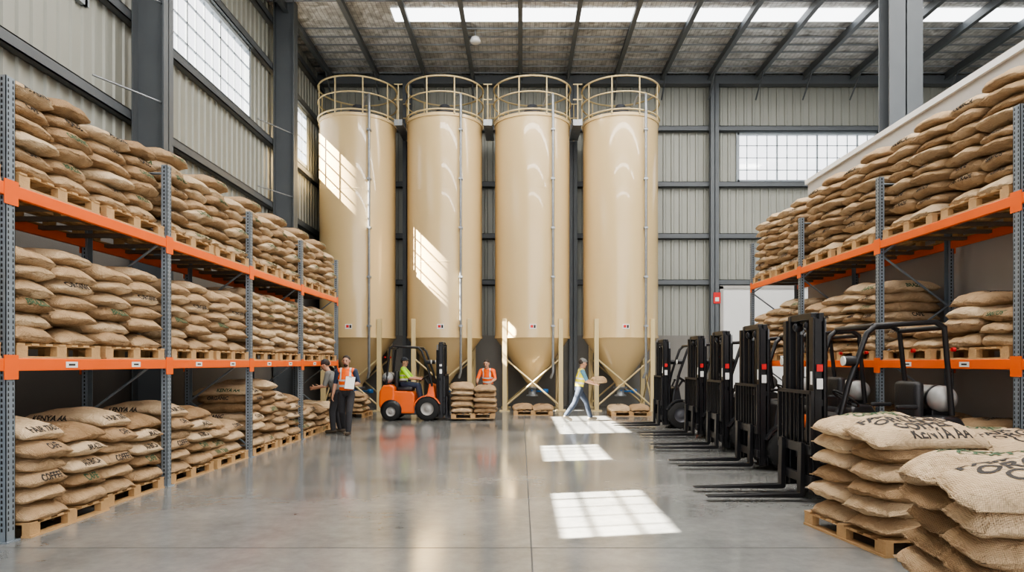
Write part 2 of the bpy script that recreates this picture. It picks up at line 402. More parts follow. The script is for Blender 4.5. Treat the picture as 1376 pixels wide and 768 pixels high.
# ------------------------------------------------------------------ silos
def silo(cx, cy, k):
    R = 1.28; root = empty('storage_silo', (cx, cy, 0))
    b = MB()
    b.lathe([(R, 2.5), (R, 9.68)], 'silo_paint', 96)
    for z in (4.9, 7.3): b.lathe([(R, z-.008), (R+.003, z-.004), (R+.003, z+.004), (R, z+.008)], 'silo_paint', 96)
    b.lathe([(R, 9.66), (R+.03, 9.66)], 'silo_paint', 96); b.lathe([(R+.03, 9.66), (R+.03, 9.76)], 'silo_paint', 96); b.lathe([(R+.03, 9.76), (R-.03, 9.76)], 'silo_paint', 96)
    b.lathe([(R-.03, 9.74), (R*.8, 9.86), (R*.4, 9.98), (0.02, 10.02)], 'silo_paint', 48)
    b.lathe([(R, 2.5), (R+.02, 2.5)], 'silo_paint', 96); b.lathe([(R+.02, 2.5), (R+.02, 2.42)], 'silo_paint', 96); b.lathe([(R+.02, 2.42), (R-.03, 2.42)], 'silo_paint', 96)
    b.lathe([(R-.02, 2.42), (.16, .86)], 'silo_paint', 64); b.lathe([(.16, .86), (.16, .76)], 'silo_paint', 32)
    b.lathe([(.24, .78), (.24, .72), (.13, .72), (.13, .52), (.2, .5), (.2, .45), (0.0, .45)], 'galvanised', 24)
    b.tube([(.15, 0, .62), (.42, -.1, .62)], .03, 'blue_paint'); b.tube([(-.02, -.14, .66), (-.02, -.42, .66)], .022, 'blue_paint')
    b.lathe([(.0, .56), (.10, .56), (.10, .70), (0, .70)], 'blue_paint', 16, Matrix.Translation((.45, -.1, 0)))
    b.lathe([(.16, 9.95), (.16, 10.12), (.28, 10.14), (.30, 10.22), (.27, 10.30), (.18, 10.32), (.18, 10.42), (.10, 10.46), (0, 10.47)], 'fork_grey', 20)
    b.lathe([(.30, 9.9), (.30, 10.05), (.16, 10.06)], 'galvanised', 20)
    b.build('tank', parent=root)
    l = MB(); q = R*math.sqrt(.5)+.02
    for sx in (-1, 1):
        for sy in (-1, 1):
            X, Y = sx*q, sy*q
            l.box(X-.075, X+.075, Y-.075, Y+.075, 0.03, 3.05, 'rail_paint', .008); l.box(X-.17, X+.17, Y-.17, Y+.17, 0, .035, 'rail_paint')
    for (a, b_) in (((-q, -q), (q, -q)), ((-q, q), (q, q)), ((-q, -q), (-q, q)), ((q, -q), (q, q))):
        for z0, z1 in ((.15, 1.75), (1.75, .15)):
            l.tube([(a[0], a[1], z0), (b_[0], b_[1], z1)], .03, 'rail_paint', 8)
    l.build('support_legs', parent=root)
    r = MB(); RR = R+.04
    def ring(z, rad, th):
        r.tube([(rad*math.cos(2*math.pi*i/48), rad*math.sin(2*math.pi*i/48), z) for i in range(48)], th, 'rail_paint', 8, closed=True)
    ring(10.93, RR, .030); ring(10.42, RR, .024); ring(9.85, RR, .03)
    for i in range(9):
        a = 2*math.pi*(i+.25)/9; r.tube([(RR*math.cos(a), RR*math.sin(a), 9.72), (RR*math.cos(a), RR*math.sin(a), 10.93)], .024, 'rail_paint', 6)
    r.build('guardrail', parent=root)
    pp = MB()
    a = math.radians(-62); X, Y = (R+.12)*math.cos(a), (R+.12)*math.sin(a)
    pp.tube([(X*.55, Y*.55, 10.2), (X*.7, Y*.7, 10.45), (X, Y, 10.35), (X, Y, 9.9), (X, Y, 1.3), (X*.9, Y*.9, 1.1)], .042, 'galvanised', 10)
    for z in (2.8, 4.4, 6, 7.6, 9.2): pp.box(X-.06, X+.06, Y-.06, Y+.12, z-.03, z+.03, 'galvanised')
    pp.build('downpipe', parent=root)
    lb = MB(); lb.box(-.11, .11, -R-.006, -R+.02, 2.70, 2.86, 'label_white'); lb.box(-.08, .01, -R-.009, -R, 2.74, 2.83, 'label_red'); lb.box(.03, .09, -R-.009, -R, 2.73, 2.83, 'ink')
    lb.build('label', parent=root)
SX = (-5.61, -2.62, 0.39, 3.42)
for i, x in enumerate(SX): silo(x, 23.5, i)
for i in range(3):
    cw = MB()
    a, b_ = SX[i]+1.36, SX[i+1]-1.36
    cw.box(a, b_, 22.9, 24.70, 9.62, 9.68, 'galvanised')
    for z in (10.93, 10.42):
        for y in (22.9, 24.65): cw.tube([(a, y, z), (b_, y, z)], .022, 'rail_paint')
    for y in (22.9, 24.65): cw.tube([((a+b_)/2, y, 9.6), ((a+b_)/2, y, 10.93)], .022, 'rail_paint')
    cw.box(a, b_, 22.88, 22.92, 9.55, 9.75, 'galvanised')
    cw.build('catwalk')

# ------------------------------------------------------------------ sacks
def sack_geo(L, W, T, seed, nu=26, nv=18, flap=.012):
    rnd = random.Random(seed); ox = Vector((rnd.uniform(0, 90), rnd.uniform(0, 90), rnd.uniform(0, 90)))
    bend = rnd.uniform(.015, .05); ph = rnd.uniform(0, 6)
    us = [math.sin(math.pi/2*(-1+2*i/nu)) for i in range(nu+1)]
    vs_ = [math.sin(math.pi/2*(-1+2*j/nv)) for j in range(nv+1)]
    V = []; idx = {}
    def pt(u, v, s):
        h = (max(0, 1-abs(u)**3.0)**.46)*(max(0, 1-abs(v)**2.5)**.46)*T/2
        x = L/2*u*(1-.09*abs(v)**4)*(1-.015*math.cos(v*9+ph))
        y = W/2*v*(1-.14*abs(u)**4)*(1+.025*math.sin(u*4+ph))
        h *= 1+.12*math.cos(v*11+ph)*abs(u)**4
        z = s*h-bend*(abs(u)**3)-.02*(abs(v)**3)
        n = noise.noise(Vector((x*4, y*4, s*2))+ox)*.034+noise.noise(Vector((x*11, y*11, s*5))+ox)*.013
        e = min(1, h/(T*.2))
        return Vector((x+n*.4, y+n*.4, z+n*e*s))
    for i, u in enumerate(us):
        for j, v in enumerate(vs_):
            edge = i in (0, nu) or j in (0, nv)
            idx[i, j, 1] = len(V); V.append(pt(u, v, 1))
            if edge: idx[i, j, -1] = idx[i, j, 1]
            else: idx[i, j, -1] = len(V); V.append(pt(u, v, -1))
    Fc = []
    for i in range(nu):
        for j in range(nv):
            Fc.append((idx[i, j, 1], idx[i+1, j, 1], idx[i+1, j+1, 1], idx[i, j+1, 1]))
            Fc.append((idx[i, j, -1], idx[i, j+1, -1], idx[i+1, j+1, -1], idx[i+1, j, -1]))
    for e, sx in ((0, -1), (nu, 1)):
        prev = None
        for j in range(nv+1):
            q = V[idx[e, j, 1]]
            a = len(V); V.append(q+Vector((-sx*.01, 0, .006))); V.append(q+Vector((sx*flap, 0, .004+.006*math.sin(j*1.3+ph)))); V.append(q+Vector((-sx*.01, 0, -.006)))
            if prev is not None: Fc.append((prev, prev+1, a+1, a)); Fc.append((prev+1, prev+2, a+2, a+1))
            prev = a
    return V, Fc
def text_geo(txt, size, cut=0.02, bold=True):
    cu = bpy.data.curves.new('t', 'FONT'); cu.body = txt; cu.size = size; cu.align_x = 'CENTER'; cu.align_y = 'CENTER'; cu.resolution_u = 3
    cu.space_line = .85
    if bold: cu.offset = size*.03
    o = bpy.data.objects.new('t', cu); COL.objects.link(o)
    bpy.context.view_layer.update()
    dg = bpy.context.evaluated_depsgraph_get()
    me = bpy.data.meshes.new_from_object(o.evaluated_get(dg))
    bm = bmesh.new(); bm.from_mesh(me)
    bpy.data.objects.remove(o); bpy.data.curves.remove(cu); bpy.data.meshes.remove(me)
    if bm.verts:
        xs = [v.co.x for v in bm.verts]; ys = [v.co.y for v in bm.verts]
        for ax, lo, hi in ((0, min(xs), max(xs)), (1, min(ys), max(ys))):
            q = lo+cut
            while q < hi:
                n = Vector((1, 0, 0)) if ax == 0 else Vector((0, 1, 0)); c = n*q
                bmesh.ops.bisect_plane(bm, geom=bm.verts[:]+bm.edges[:]+bm.faces[:], plane_co=c, plane_no=n)
                q += cut
    bm.verts.index_update()
    r = ([v.co.copy() for v in bm.verts], [[v.index for v in f.verts] for f in bm.faces]); bm.free()
    return r
TG = {}
def stamp(mb, bvh, txt, size, org, ex, ey, dirn, ink='ink', dep=.16):
    key = (txt, size)
    if key not in TG: TG[key] = text_geo(txt, size)
    V, Fc = TG[key]; P = []; ok = []
    for v in V:
        s0 = org+ex*v.x+ey*v.y-dirn*.6
        h = bvh.ray_cast(s0, dirn, 1.2)
        if h[0] is None: P.append(org); ok.append(False)
        else: P.append(h[0]-dirn*.004); ok.append(abs((h[0]-org).dot(dirn)) < dep)
    Fk = []
    for f in Fc:
        if all(ok[i] for i in f):
            dd = [(P[i]-org).dot(dirn) for i in f]
            if max(dd)-min(dd) < .035: Fk.append(f)
    if Fk: mb.add(P, Fk, ink)
def pallet_geo(mb, sx=1.1, sy=1.2, h=.14, M=None):
    n = 7
    for i in range(n):
        y = -sy/2+.05+(sy-.1)*i/(n-1); mb.box(-sx/2, sx/2, y-.048, y+.048, h-.02, h, 'pine', 0, M)
    for x in (-sx/2+.04, 0, sx/2-.04):
        mb.box(x-.035, x+.035, -sy/2, sy/2, .115, h-.02, 'pine', 0, M)
        for y in (-sy/2+.07, 0, sy/2-.07): mb.box(x-.035, x+.035, y-.07, y+.07, .02, .115, 'pine', 0, M)
        mb.box(x-.045, x+.045, -sy/2, sy/2, 0, .02, 'pine', 0, M)
WORDS = ['COFFEE', 'ORGANIC', 'BRAZIL', 'FAIR TRADE', 'ARABICA', 'SANTOS', 'CAFE', 'KENYA AA', 'PRODUCE OF\nCOLOMBIA']
STK = {}
def stack_mesh(layers, var, hero=False, L=1.06, W=.655, sp=.150, T=.205):
    key = (layers, var, hero)
    if key in STK: return STK[key]
    rnd = random.Random(layers*31+var*7+(99 if hero else 0)); mb = MB()
    pallet_geo(mb)
    nu, nv = (48, 34) if hero else (22, 16)
    AV = []; AF = []; info = []
    off = {-1: rnd.uniform(-.01, .0), 1: rnd.uniform(.03, .07)}
    if rnd.random() < .5: off = {1: off[-1], -1: off[1]}
    if hero: off = {-1: 0.0, 1: .015}
    nl = {-1: layers, 1: layers}
    if layers > 3 and not hero and rnd.random() < .35: nl[rnd.choice((-1, 1))] -= 1
    for j in (-1, 1):
        xo = rnd.uniform(-.03, .03)
        for k in range(nl[j]):
            ang = rnd.uniform(-.07, .07); sc = rnd.uniform(.94, 1.04)
            V, Fc = sack_geo(L*sc, W*rnd.uniform(.94, 1.04), T*rnd.uniform(.95, 1.1), rnd.random(), nu, nv, .022 if hero else .010)
            top = k == nl[j]-1
            ht = hero and top and j < 0
            z = .14+.09+k*sp+(off[j] if k else 0)+rnd.uniform(-.010, .010)+(.02 if ht else 0)
            M = Matrix.Translation((xo+rnd.uniform(-.04, .04), j*.308+rnd.uniform(-.02, .02), z)) @ rotz(ang+(math.pi if rnd.random() < .5 and not ht else 0))
            M = M @ Matrix.Rotation(.17 if ht else rnd.uniform(-.05, .05), 4, 'X') @ Matrix.Rotation(rnd.uniform(-.02, .02), 4, 'Y')
            mb.add(V, Fc, 'burlap', M, rnd.uniform(.15, .9) if not (hero and top) else .8, True)
            o = len(AV); AV += [M @ v for v in V]; AF += [[i+o for i in f] for f in Fc]
            sb = BVHTree.FromPolygons([M @ v for v in V], Fc) if top else None
            info.append((k, j, M.translation.copy(), top, sb))
    bvh = BVHTree.FromPolygons(AV, AF)
    Z = Vector((0, 0, 1))
    for (k, j, c, top, sb) in info:
        if rnd.random() < .45:
            stamp(mb, bvh, rnd.choice(WORDS[:7]), rnd.choice((.07, .085)), Vector((L/2-.04, c.y, c.z)), Vector((0, 1, 0)), Z, Vector((-1, 0, 0)), rnd.choice(('ink', 'ink', 'ink_green')))
        if rnd.random() < .45 or (hero and j < 0):
            stamp(mb, bvh, rnd.choice(WORDS[:8]), rnd.choice((.09, .11)) if hero else .08, Vector((rnd.uniform(-.15, .15), c.y+j*W/2, c.z+.01)), Vector((-j, 0, 0)), Z, Vector((0, -j, 0)), rnd.choice(('ink', 'ink', 'ink_green')))
        if top and (hero or rnd.random() < .45):
            if hero and j < 0: stamp(mb, sb, 'FAIR TRADE\nORGANIC\nCOFFEE', .145, Vector((c.x-.06, c.y-.01, c.z)), Vector((1, 0, 0)), Vector((0, 1.15, 0)), Vector((0, 0, -1)), 'ink')
            elif hero: stamp(mb, sb, 'ORGANIC\nCOFFEE', .13, Vector((c.x-.05, c.y, c.z)), Vector((1, 0, 0)), Vector((0, 1.15, 0)), Vector((0, 0, -1)), 'ink_green')
            else: stamp(mb, sb, 'ORGANIC\nCOFFEE', .10, Vector((c.x, c.y, c.z)), Vector((1, 0, 0)), Vector((0, 1, 0)), Vector((0, 0, -1)), 'ink')
    me = mb.mesh('pallet_of_burlap_sacks'); STK[key] = me
    return me
cnt = [0]
def stack(x, y, z, layers, rz=0.0, hero=False, var=None):
    cnt[0] += 1
    v = cnt[0] % 3 if var is None else var
    return place(stack_mesh(layers, v, hero), 'pallet_of_burlap_sacks', (x, y, z), rz+random.uniform(-.02, .02))

# ------------------------------------------------------------------ pallet racks
def rack(name, xf, side, posts, zt, D=1.1, H=4.15):
    root = empty(name, (0, 0, 0)); mb = MB(); xb = xf+side*D
    zl = 1.64
    for y in posts:
        for x, s_ in ((xf, side), (xb, -side)):
            x0, x1 = sorted((x, x+s_*.075))
            mb.box(*sorted((x, x+s_*.006)), y-.055, y+.055, 0, H, 'rack_post')
            mb.box(x0, x1, y-.055, y-.049, 0, H, 'rack_post'); mb.box(x0, x1, y+.049, y+.055, 0, H, 'rack_post')
            mb.box(x0-.03, x1+.03, y-.08, y+.08, 0, .012, 'rack_post')
            z = .1
            while z < H-.05:
                for dy in (-.028, .028):
                    e = x-s_*.002
                    mb.add([(e, y+dy-.009, z), (e, y+dy+.009, z), (e, y+dy+.006, z+.03), (e, y+dy-.006, z+.03)], [(0, 1, 2, 3)], 'hole')
                mx = (x0+x1)/2
                mb.add([(mx-.01, y-.057, z), (mx+.01, y-.057, z), (mx+.008, y-.057, z+.03), (mx-.008, y-.057, z+.03)], [(0, 1, 2, 3)], 'hole')
                z += .05
        zz = .2; k = 0
        while zz < H-.6:
            a, b = (xf+side*.05, xb-side*.05) if k % 2 == 0 else (xb-side*.05, xf+side*.05)
            mb.tube([(a, y, zz), (b, y, zz+.75)], .016, 'rack_post', 6); zz += .75; k += 1
        mb.tube([(xf+side*.05, y, .2), (xb-side*.05, y, .2)], .016, 'rack_post', 6); mb.tube([(xf+side*.05, y, H-.1), (xb-side*.05, y, H-.1)], .016, 'rack_post', 6)
    mb.build('uprights', parent=root)
    mb = MB()
    for a, b in zip(posts[:-1], posts[1:]):
        for zt_ in (zl, zt):
            for x, s_ in ((xf, side), (xb, -side)):
                x0, x1 = sorted((x-s_*.004, x+s_*.05))
                mb.box(x0, x1, a+.055, b-.055, zt_-.115, zt_-.0, 'rack_orange', .008)
                for q, sg in ((a, 1), (b, -1)):
                    e0, e1 = sorted((x-s_*.010, x-s_*.003))
                    mb.box(e0, e1, *sorted((q+sg*.0, q+sg*.085)), zt_-.19, zt_+.03, 'rack_orange')
            for t_ in (.14, .32, .5, .68, .86):
                y = a+(b-a)*t_; mb.box(*sorted((xf+side*.05, xb-side*.05)), y-.04, y+.04, zt_-.05, zt_-.006, 'deck_bar')
            e = xf-side*.0045
            if zt_ == zl:
                for t_ in (.3, .72):
                    y = a+(b-a)*t_; e0, e1 = sorted((e, e-side*.003)); mb.box(e0, e1, y-.09, y+.09, zt_-.09, zt_-.03, 'label_white')
                    mb.box(*sorted((e-side*.003, e-side*.0045)), y-.05, y+.05, zt_-.07, zt_-.05, 'ink')
    mb.build('beams', parent=root)
    return root
PL = [3.35, 6.1, 8.85, 11.55, 14.25, 17.0]; PR = [4.45, 7.3, 10.15, 13.0, 15.75]
ZLT, ZRT, ZLW = 3.2, 3.4, 1.64
rack('pallet_rack', -4.56, -1, PL, ZLT)
rack('pallet_rack', 5.3, 1, PR, ZRT, H=4.35)
for i, (a, b) in enumerate(zip(PL[:-1], PL[1:])):
    for t_ in (.26, .745):
        y = a+(b-a)*t_
        if i == 0 and t_ < .5: continue
        stack(-5.12, y, ZLT, 7 if i != 1 else 6); stack(-5.12, y, ZLW, 6 if i < 3 else 7)
        if i > 0:
            n = {1: (6, 6), 2: (6, 4), 3: (7, 6), 4: (4, 3)}[i][0 if t_ < .5 else 1]
            stack(-5.12+(.10 if i == 1 and t_ < .5 else 0), y, 0, n)
for i, (a, b) in enumerate(zip(PR[:-1], PR[1:])):
    for t_ in (.26, .745):
        y = a+(b-a)*t_
        if i == 0 and t_ < .5: continue
        stack(5.86, y, ZRT, 9 if i < 3 else 8, math.pi)
        lo = {0: (5, 5), 1: (4, 2), 2: (7, 6), 3: (7, 6)}[i][0 if t_ < .5 else 1]
        stack(5.86, y, ZLW, lo, math.pi)
        stack(5.90, y, 0, 5 if i else 4, math.pi)

# foreground stacks
stack(3.44, 6.26, 0, 6, .13, True, 0)
o = stack(2.88, 3.84, 0, 6, -.26, True, 1); o.scale = (1, 1, .965)
stack(4.66, 6.55, 0, 5, .05, True, 2)
# background stacks
stack(-1.33, 19.3, 0.06, 5, math.pi/2, var=0)
stack(0.38, 21.3, 0, 1, math.pi/2, var=1); stack(3.3, 20.9, 0, 1, math.pi/2, var=2)
stack(-5.1, 20.4, 0, 4, 0, var=2)

# ------------------------------------------------------------------ forklift
def forklift_mesh(body, low):
    mb = MB(); B = body
    for s_ in (-1, 1):
        y = s_*.40
        mb.box(-.16, -.02, y-.045, y-.03, .08, 2.12, 'fork_black', .003) if s_ > 0 else mb.box(-.16, -.02, y+.03, y+.045, .08, 2.12, 'fork_black', .003)
        mb.box(-.16, -.145, y-.045, y+.045, .08, 2.12, 'fork_black', .003); mb.box(-.035, -.02, y-.045, y+.045, .08, 2.12, 'fork_black', .003)
        mb.box(-.13, -.05, y-.02, y+.02, .08, 2.10, 'fork_black')
        yi = s_*.31; mb.box(-.14, -.04, yi-.035, yi+.035, .10, 2.17, 'fork_black', .006)
        mb.tube([(-.20, s_*.33, .15), (-.20, s_*.33, 1.95)], .032, 'fork_steel', 12); mb.tube([(-.20, s_*.33, 1.2), (-.20, s_*.33, 2.1)], .02, 'galvanised', 10)
        mb.box(-.10, -.07, s_*.15-.018, s_*.15+.018, .45, 2.05, 'fork_steel')
        mb.tube([(-.12, s_*.2, .5), (-.12, s_*.22, 1.3), (-.12, s_*.2, 2.0)], .012, 'rubber', 6)
    for z, hh in ((.16, .10), (1.10, .08), (2.07, .10)): mb.box(-.155, -.10, -.42, .42, z, z+hh, 'fork_black', .006)
    mb.box(-.13, -.05, -.33, .33, 2.10, 2.18, 'fork_black', .008)
    for y in (.15, -.15): mb.lathe([(0, -.02), (.06, -.02), (.06, .02), (0, .02)], 'fork_steel', 16, Matrix.Translation((-.09, y, 2.03)) @ Matrix.Rotation(math.pi/2, 4, 'X'))
    for z in (.20, .55): mb.box(-.02, .03, -.50, .50, z, z+.11, 'fork_black', .008)
    for s_ in (-1, 1): mb.box(-.02, .02, s_*.38-.03, s_*.38+.03, .18, .68, 'fork_black')
    mb.box(-.01, .03, -.50, -.46, .62, 1.28, 'fork_black'); mb.box(-.01, .03, .46, .50, .62, 1.28, 'fork_black'); mb.box(-.01, .03, -.50, .50, 1.24, 1.28, 'fork_black')
    for i in range(1, 8): y = -.48+.12*i; mb.box(0, .02, y-.009, y+.009, .66, 1.25, 'fork_black')
    for s_ in (-1, 1):
        y = s_*.29
        mb.prism([(.03, .68), (.075, .68), (.085, .10), (.30, .095), (1.15, .065), (1.15, .052), (.06, .045), (.03, .07)], y-.055, y+.055, 'fork_steel', .004)
    mb.box(-.018, -.014, .38, .425, 1.35, 1.5, 'label_white'); mb.box(-.13, -.06, .446, .449, 1.3, 1.42, 'label_white'); mb.box(-.13, -.06, .446, .449, 1.5, 1.58, 'label_red')
    mb.box(-.13, -.06, -.449, -.446, 1.3, 1.42, 'label_white'); mb.box(-.13, -.06, -.449, -.446, 1.5, 1.56, 'label_white')
    mb.prism([(-.24, .22), (-.24, .55), (-.30, .98), (-.42, 1.02), (-.50, .60), (-.55, .44), (-.85, .44), (-.90, .22)], -.40, .40, B, .02)
    mb.box(-.92, -.50, -.44, .44, .18, .42, 'fork_grey', .02)
    mb.prism([(-.82, .20), (-.82, .70), (-.88, .80), (-1.42, .82), (-1.46, .20)], -.46, .46, low, .03)
    mb.prism([(-1.36, .30), (-1.36, .93), (-1.48, 1.0), (-1.68, .98), (-1.79, .80), (-1.80, .42), (-1.74, .30)], -.50, .50, B, .05)
    mb.box(-1.7, -.3, -.36, .36, .16, .3, 'fork_black', .01)
    for s_ in (-1, 1):
        pr = [(-.46+.38*math.cos(math.radians(a)), .33+.38*math.sin(math.radians(a))) for a in range(20, 175, 12)]
        pr += [(-.46+.35*math.cos(math.radians(a)), .33+.35*math.sin(math.radians(a))) for a in range(170, 15, -12)]
        mb.prism(pr, s_*.38, s_*.52, B)
        Mw = Matrix.Translation((-.46, s_*.43, .33)) @ Matrix.Rotation(math.pi/2, 4, 'X')
        mb.lathe([(.18, -.085), (.30, -.09), (.33, -.06), (.33, .06), (.30, .09), (.18, .085)], 'rubber', 32, Mw)
        mb.lathe([(0, -.06), (.05, -.075), (.07, -.05), (.17, -.05), (.185, -.085), (.185, .085), (.17, .05), (.07, .05), (.05, .075), (0, .06)], 'rim' if B == 'fork_orange' else 'fork_grey', 24, Mw)
        Mw = Matrix.Translation((-1.46, s_*.455, .255)) @ Matrix.Rotation(math.pi/2, 4, 'X')
        mb.lathe([(.13, -.08), (.23, -.08), (.255, -.05), (.255, .05), (.23, .08), (.13, .08)], 'rubber', 32, Mw)
        mb.lathe([(0, -.05), (.05, -.07), (.06, -.055), (.12, -.055), (.135, -.08), (.135, .08), (.12, .055), (.06, .055), (.05, .07), (0, .05)], 'rim', 24, Mw)
        for i in range(18):
            a = 2*math.pi*i/18; Mt = Matrix.Translation((-.46, s_*.43, .33)) @ Matrix.Rotation(a, 4, 'Y')
            mb.box(.318, .336, -.085, .085, -.02, .02, 'rubber', 0, Mt)
        mb.lathe([(0, -.02), (.29, -.02), (.29, .02), (0, .02)], 'fork_black', 24, Matrix.Translation((-1.46, s_*.485, .29)) @ Matrix.Rotation(math.pi/2, 4, 'X'))
        mb.tube([(-.33, s_*.42, .95), (-.42, s_*.44, 1.35), (-.62, s_*.46, 1.93), (-.72, s_*.46, 2.02), (-1.40, s_*.46, 2.06), (-1.50, s_*.46, 2.0), (-1.60, s_*.44, 1.0)], .032, 'fork_black', 10)
        mb.tube([(-.36, s_*.46, 1.62), (-.48, s_*.46, 1.62)], .06, 'fork_black', 14); mb.tube([(-.345, s_*.46, 1.62), (-.36, s_*.46, 1.62)], .055, 'lamp_glass', 14)
        mb.tube([(-1.62, s_*.40, 1.75), (-1.66, s_*.40, 1.75)], .025, 'label_red', 10)
    for i in range(8):
        x = -.74-.1*i*.95; mb.box(x-.014, x+.014, -.46, .46, 2.025+.004*i, 2.05+.004*i, 'fork_black')
    mb.tube([(-.70, -.46, 2.02), (-.70, .46, 2.02)], .03, 'fork_black'); mb.tube([(-1.5, -.46, 2.0), (-1.5, .46, 2.0)], .03, 'fork_black')
    mb.box(-1.36, -.90, -.24, .24, .80, .93, 'seat_vinyl', .045); mb.box(-1.42, -1.30, -.24, .24, .88, 1.38, 'seat_vinyl', .05)
    for s_ in (-1, 1): mb.box(-1.3, -1.05, s_*.28-.03, s_*.28+.03, 1.06, 1.11, 'seat_vinyl', .02)
    mb.tube([(-.42, 0, .9), (-.60, 0, 1.16)], .03, 'fork_black')
    dv = Vector((-.18, 0, .26)).normalized(); cc = Vector((-.60, 0, 1.17)); e1 = Vector((0, 1, 0)); e2 = dv.cross(e1)
    mb.tube([cc+e1*.16*math.cos(a*math.pi/12)+e2*.16*math.sin(a*math.pi/12) for a in range(24)], .014, 'rubber', 8, closed=True)
    for a in (0, 2.1, 4.2): mb.tube([cc, cc+e1*.16*math.cos(a)+e2*.16*math.sin(a)], .01, 'rubber', 6)
    for y in (-.22, -.28, -.34): mb.tube([(-.38, y, .98), (-.46, y, 1.15)], .01, 'fork_black', 6); mb.lathe([(0, 1.14), (.02, 1.15), (.02, 1.17), (0, 1.19)], 'rubber', 10, Matrix.Translation((-.465, y, 0)))
    Mt = Matrix.Translation((-1.60, 0, 1.18)) @ Matrix.Rotation(math.pi/2, 4, 'X')
    mb.lathe([(0, -.40), (.08, -.39), (.145, -.32), (.155, -.25), (.155, .25), (.145, .32), (.08, .39), (0, .40)], 'tank_grey', 28, Mt)
    for y in (-.2, .2): mb.lathe([(.158, -.02), (.165, -.02), (.165, .02), (.158, .02)], 'fork_black', 28, Mt @ Matrix.Translation((0, 0, y)))
    mb.box(-1.72, -1.48, -.26, .26, .98, 1.05, 'fork_black', .01)
    mb.lathe([(0, .38), (.07, .40), (.07, .47), (0, .47)], 'galvanised', 16, Mt)
    return mb.mesh('forklift')
place(forklift_mesh('fork_orange', 'fork_orange'), 'forklift', (-2.12, 19.3, 0), 0)
FM = forklift_mesh('fork_dark', 'fork_orange')
for x, y, r in ((3.30, 8.2, .0), (3.50, 10.55, .01), (3.60, 12.65, -.015), (3.72, 14.85, .01), (3.45, 17.1, -.01)):
    place(FM, 'forklift', (x, y, 0), math.pi+r)

# ------------------------------------------------------------------ people
def ortho(d, ref):
    w = ref-d*ref.dot(d)
    if w.length < 1e-3: w = Vector((1, 0, 0))-d*d.x
    return w.normalized()
def cap_mesh(bm, a, b, ra, rb, w, s_):
    d = b-a; L = d.length
    d = d.normalized() if L > 1e-6 else Vector((0, 0, 1))
    w = ortho(d, w); n = d.cross(w); K = 16; rings = []
    for i in range(1, 6):
        t = -math.pi/2+i*(math.pi/2)/5; rings.append((a+d*ra*math.sin(t), ra*math.cos(t)))
    for i in range(0, 5):
        t = i*(math.pi/2)/5; rings.append((b+d*rb*math.sin(t), rb*math.cos(t)))
    vr = [[bm.verts.new(c+(w*math.cos(2*math.pi*j/K)*s_+n*math.sin(2*math.pi*j/K))*r) for j in range(K)] for c, r in rings]
    p0 = bm.verts.new(a-d*ra); p1 = bm.verts.new(b+d*rb)
    for i in range(len(vr)-1):
        for j in range(K): bm.faces.new((vr[i][j], vr[i][(j+1) % K], vr[i+1][(j+1) % K], vr[i+1][j]))
    for j in range(K): bm.faces.new((p0, vr[0][(j+1) % K], vr[0][j])); bm.faces.new((p1, vr[-1][j], vr[-1][(j+1) % K]))
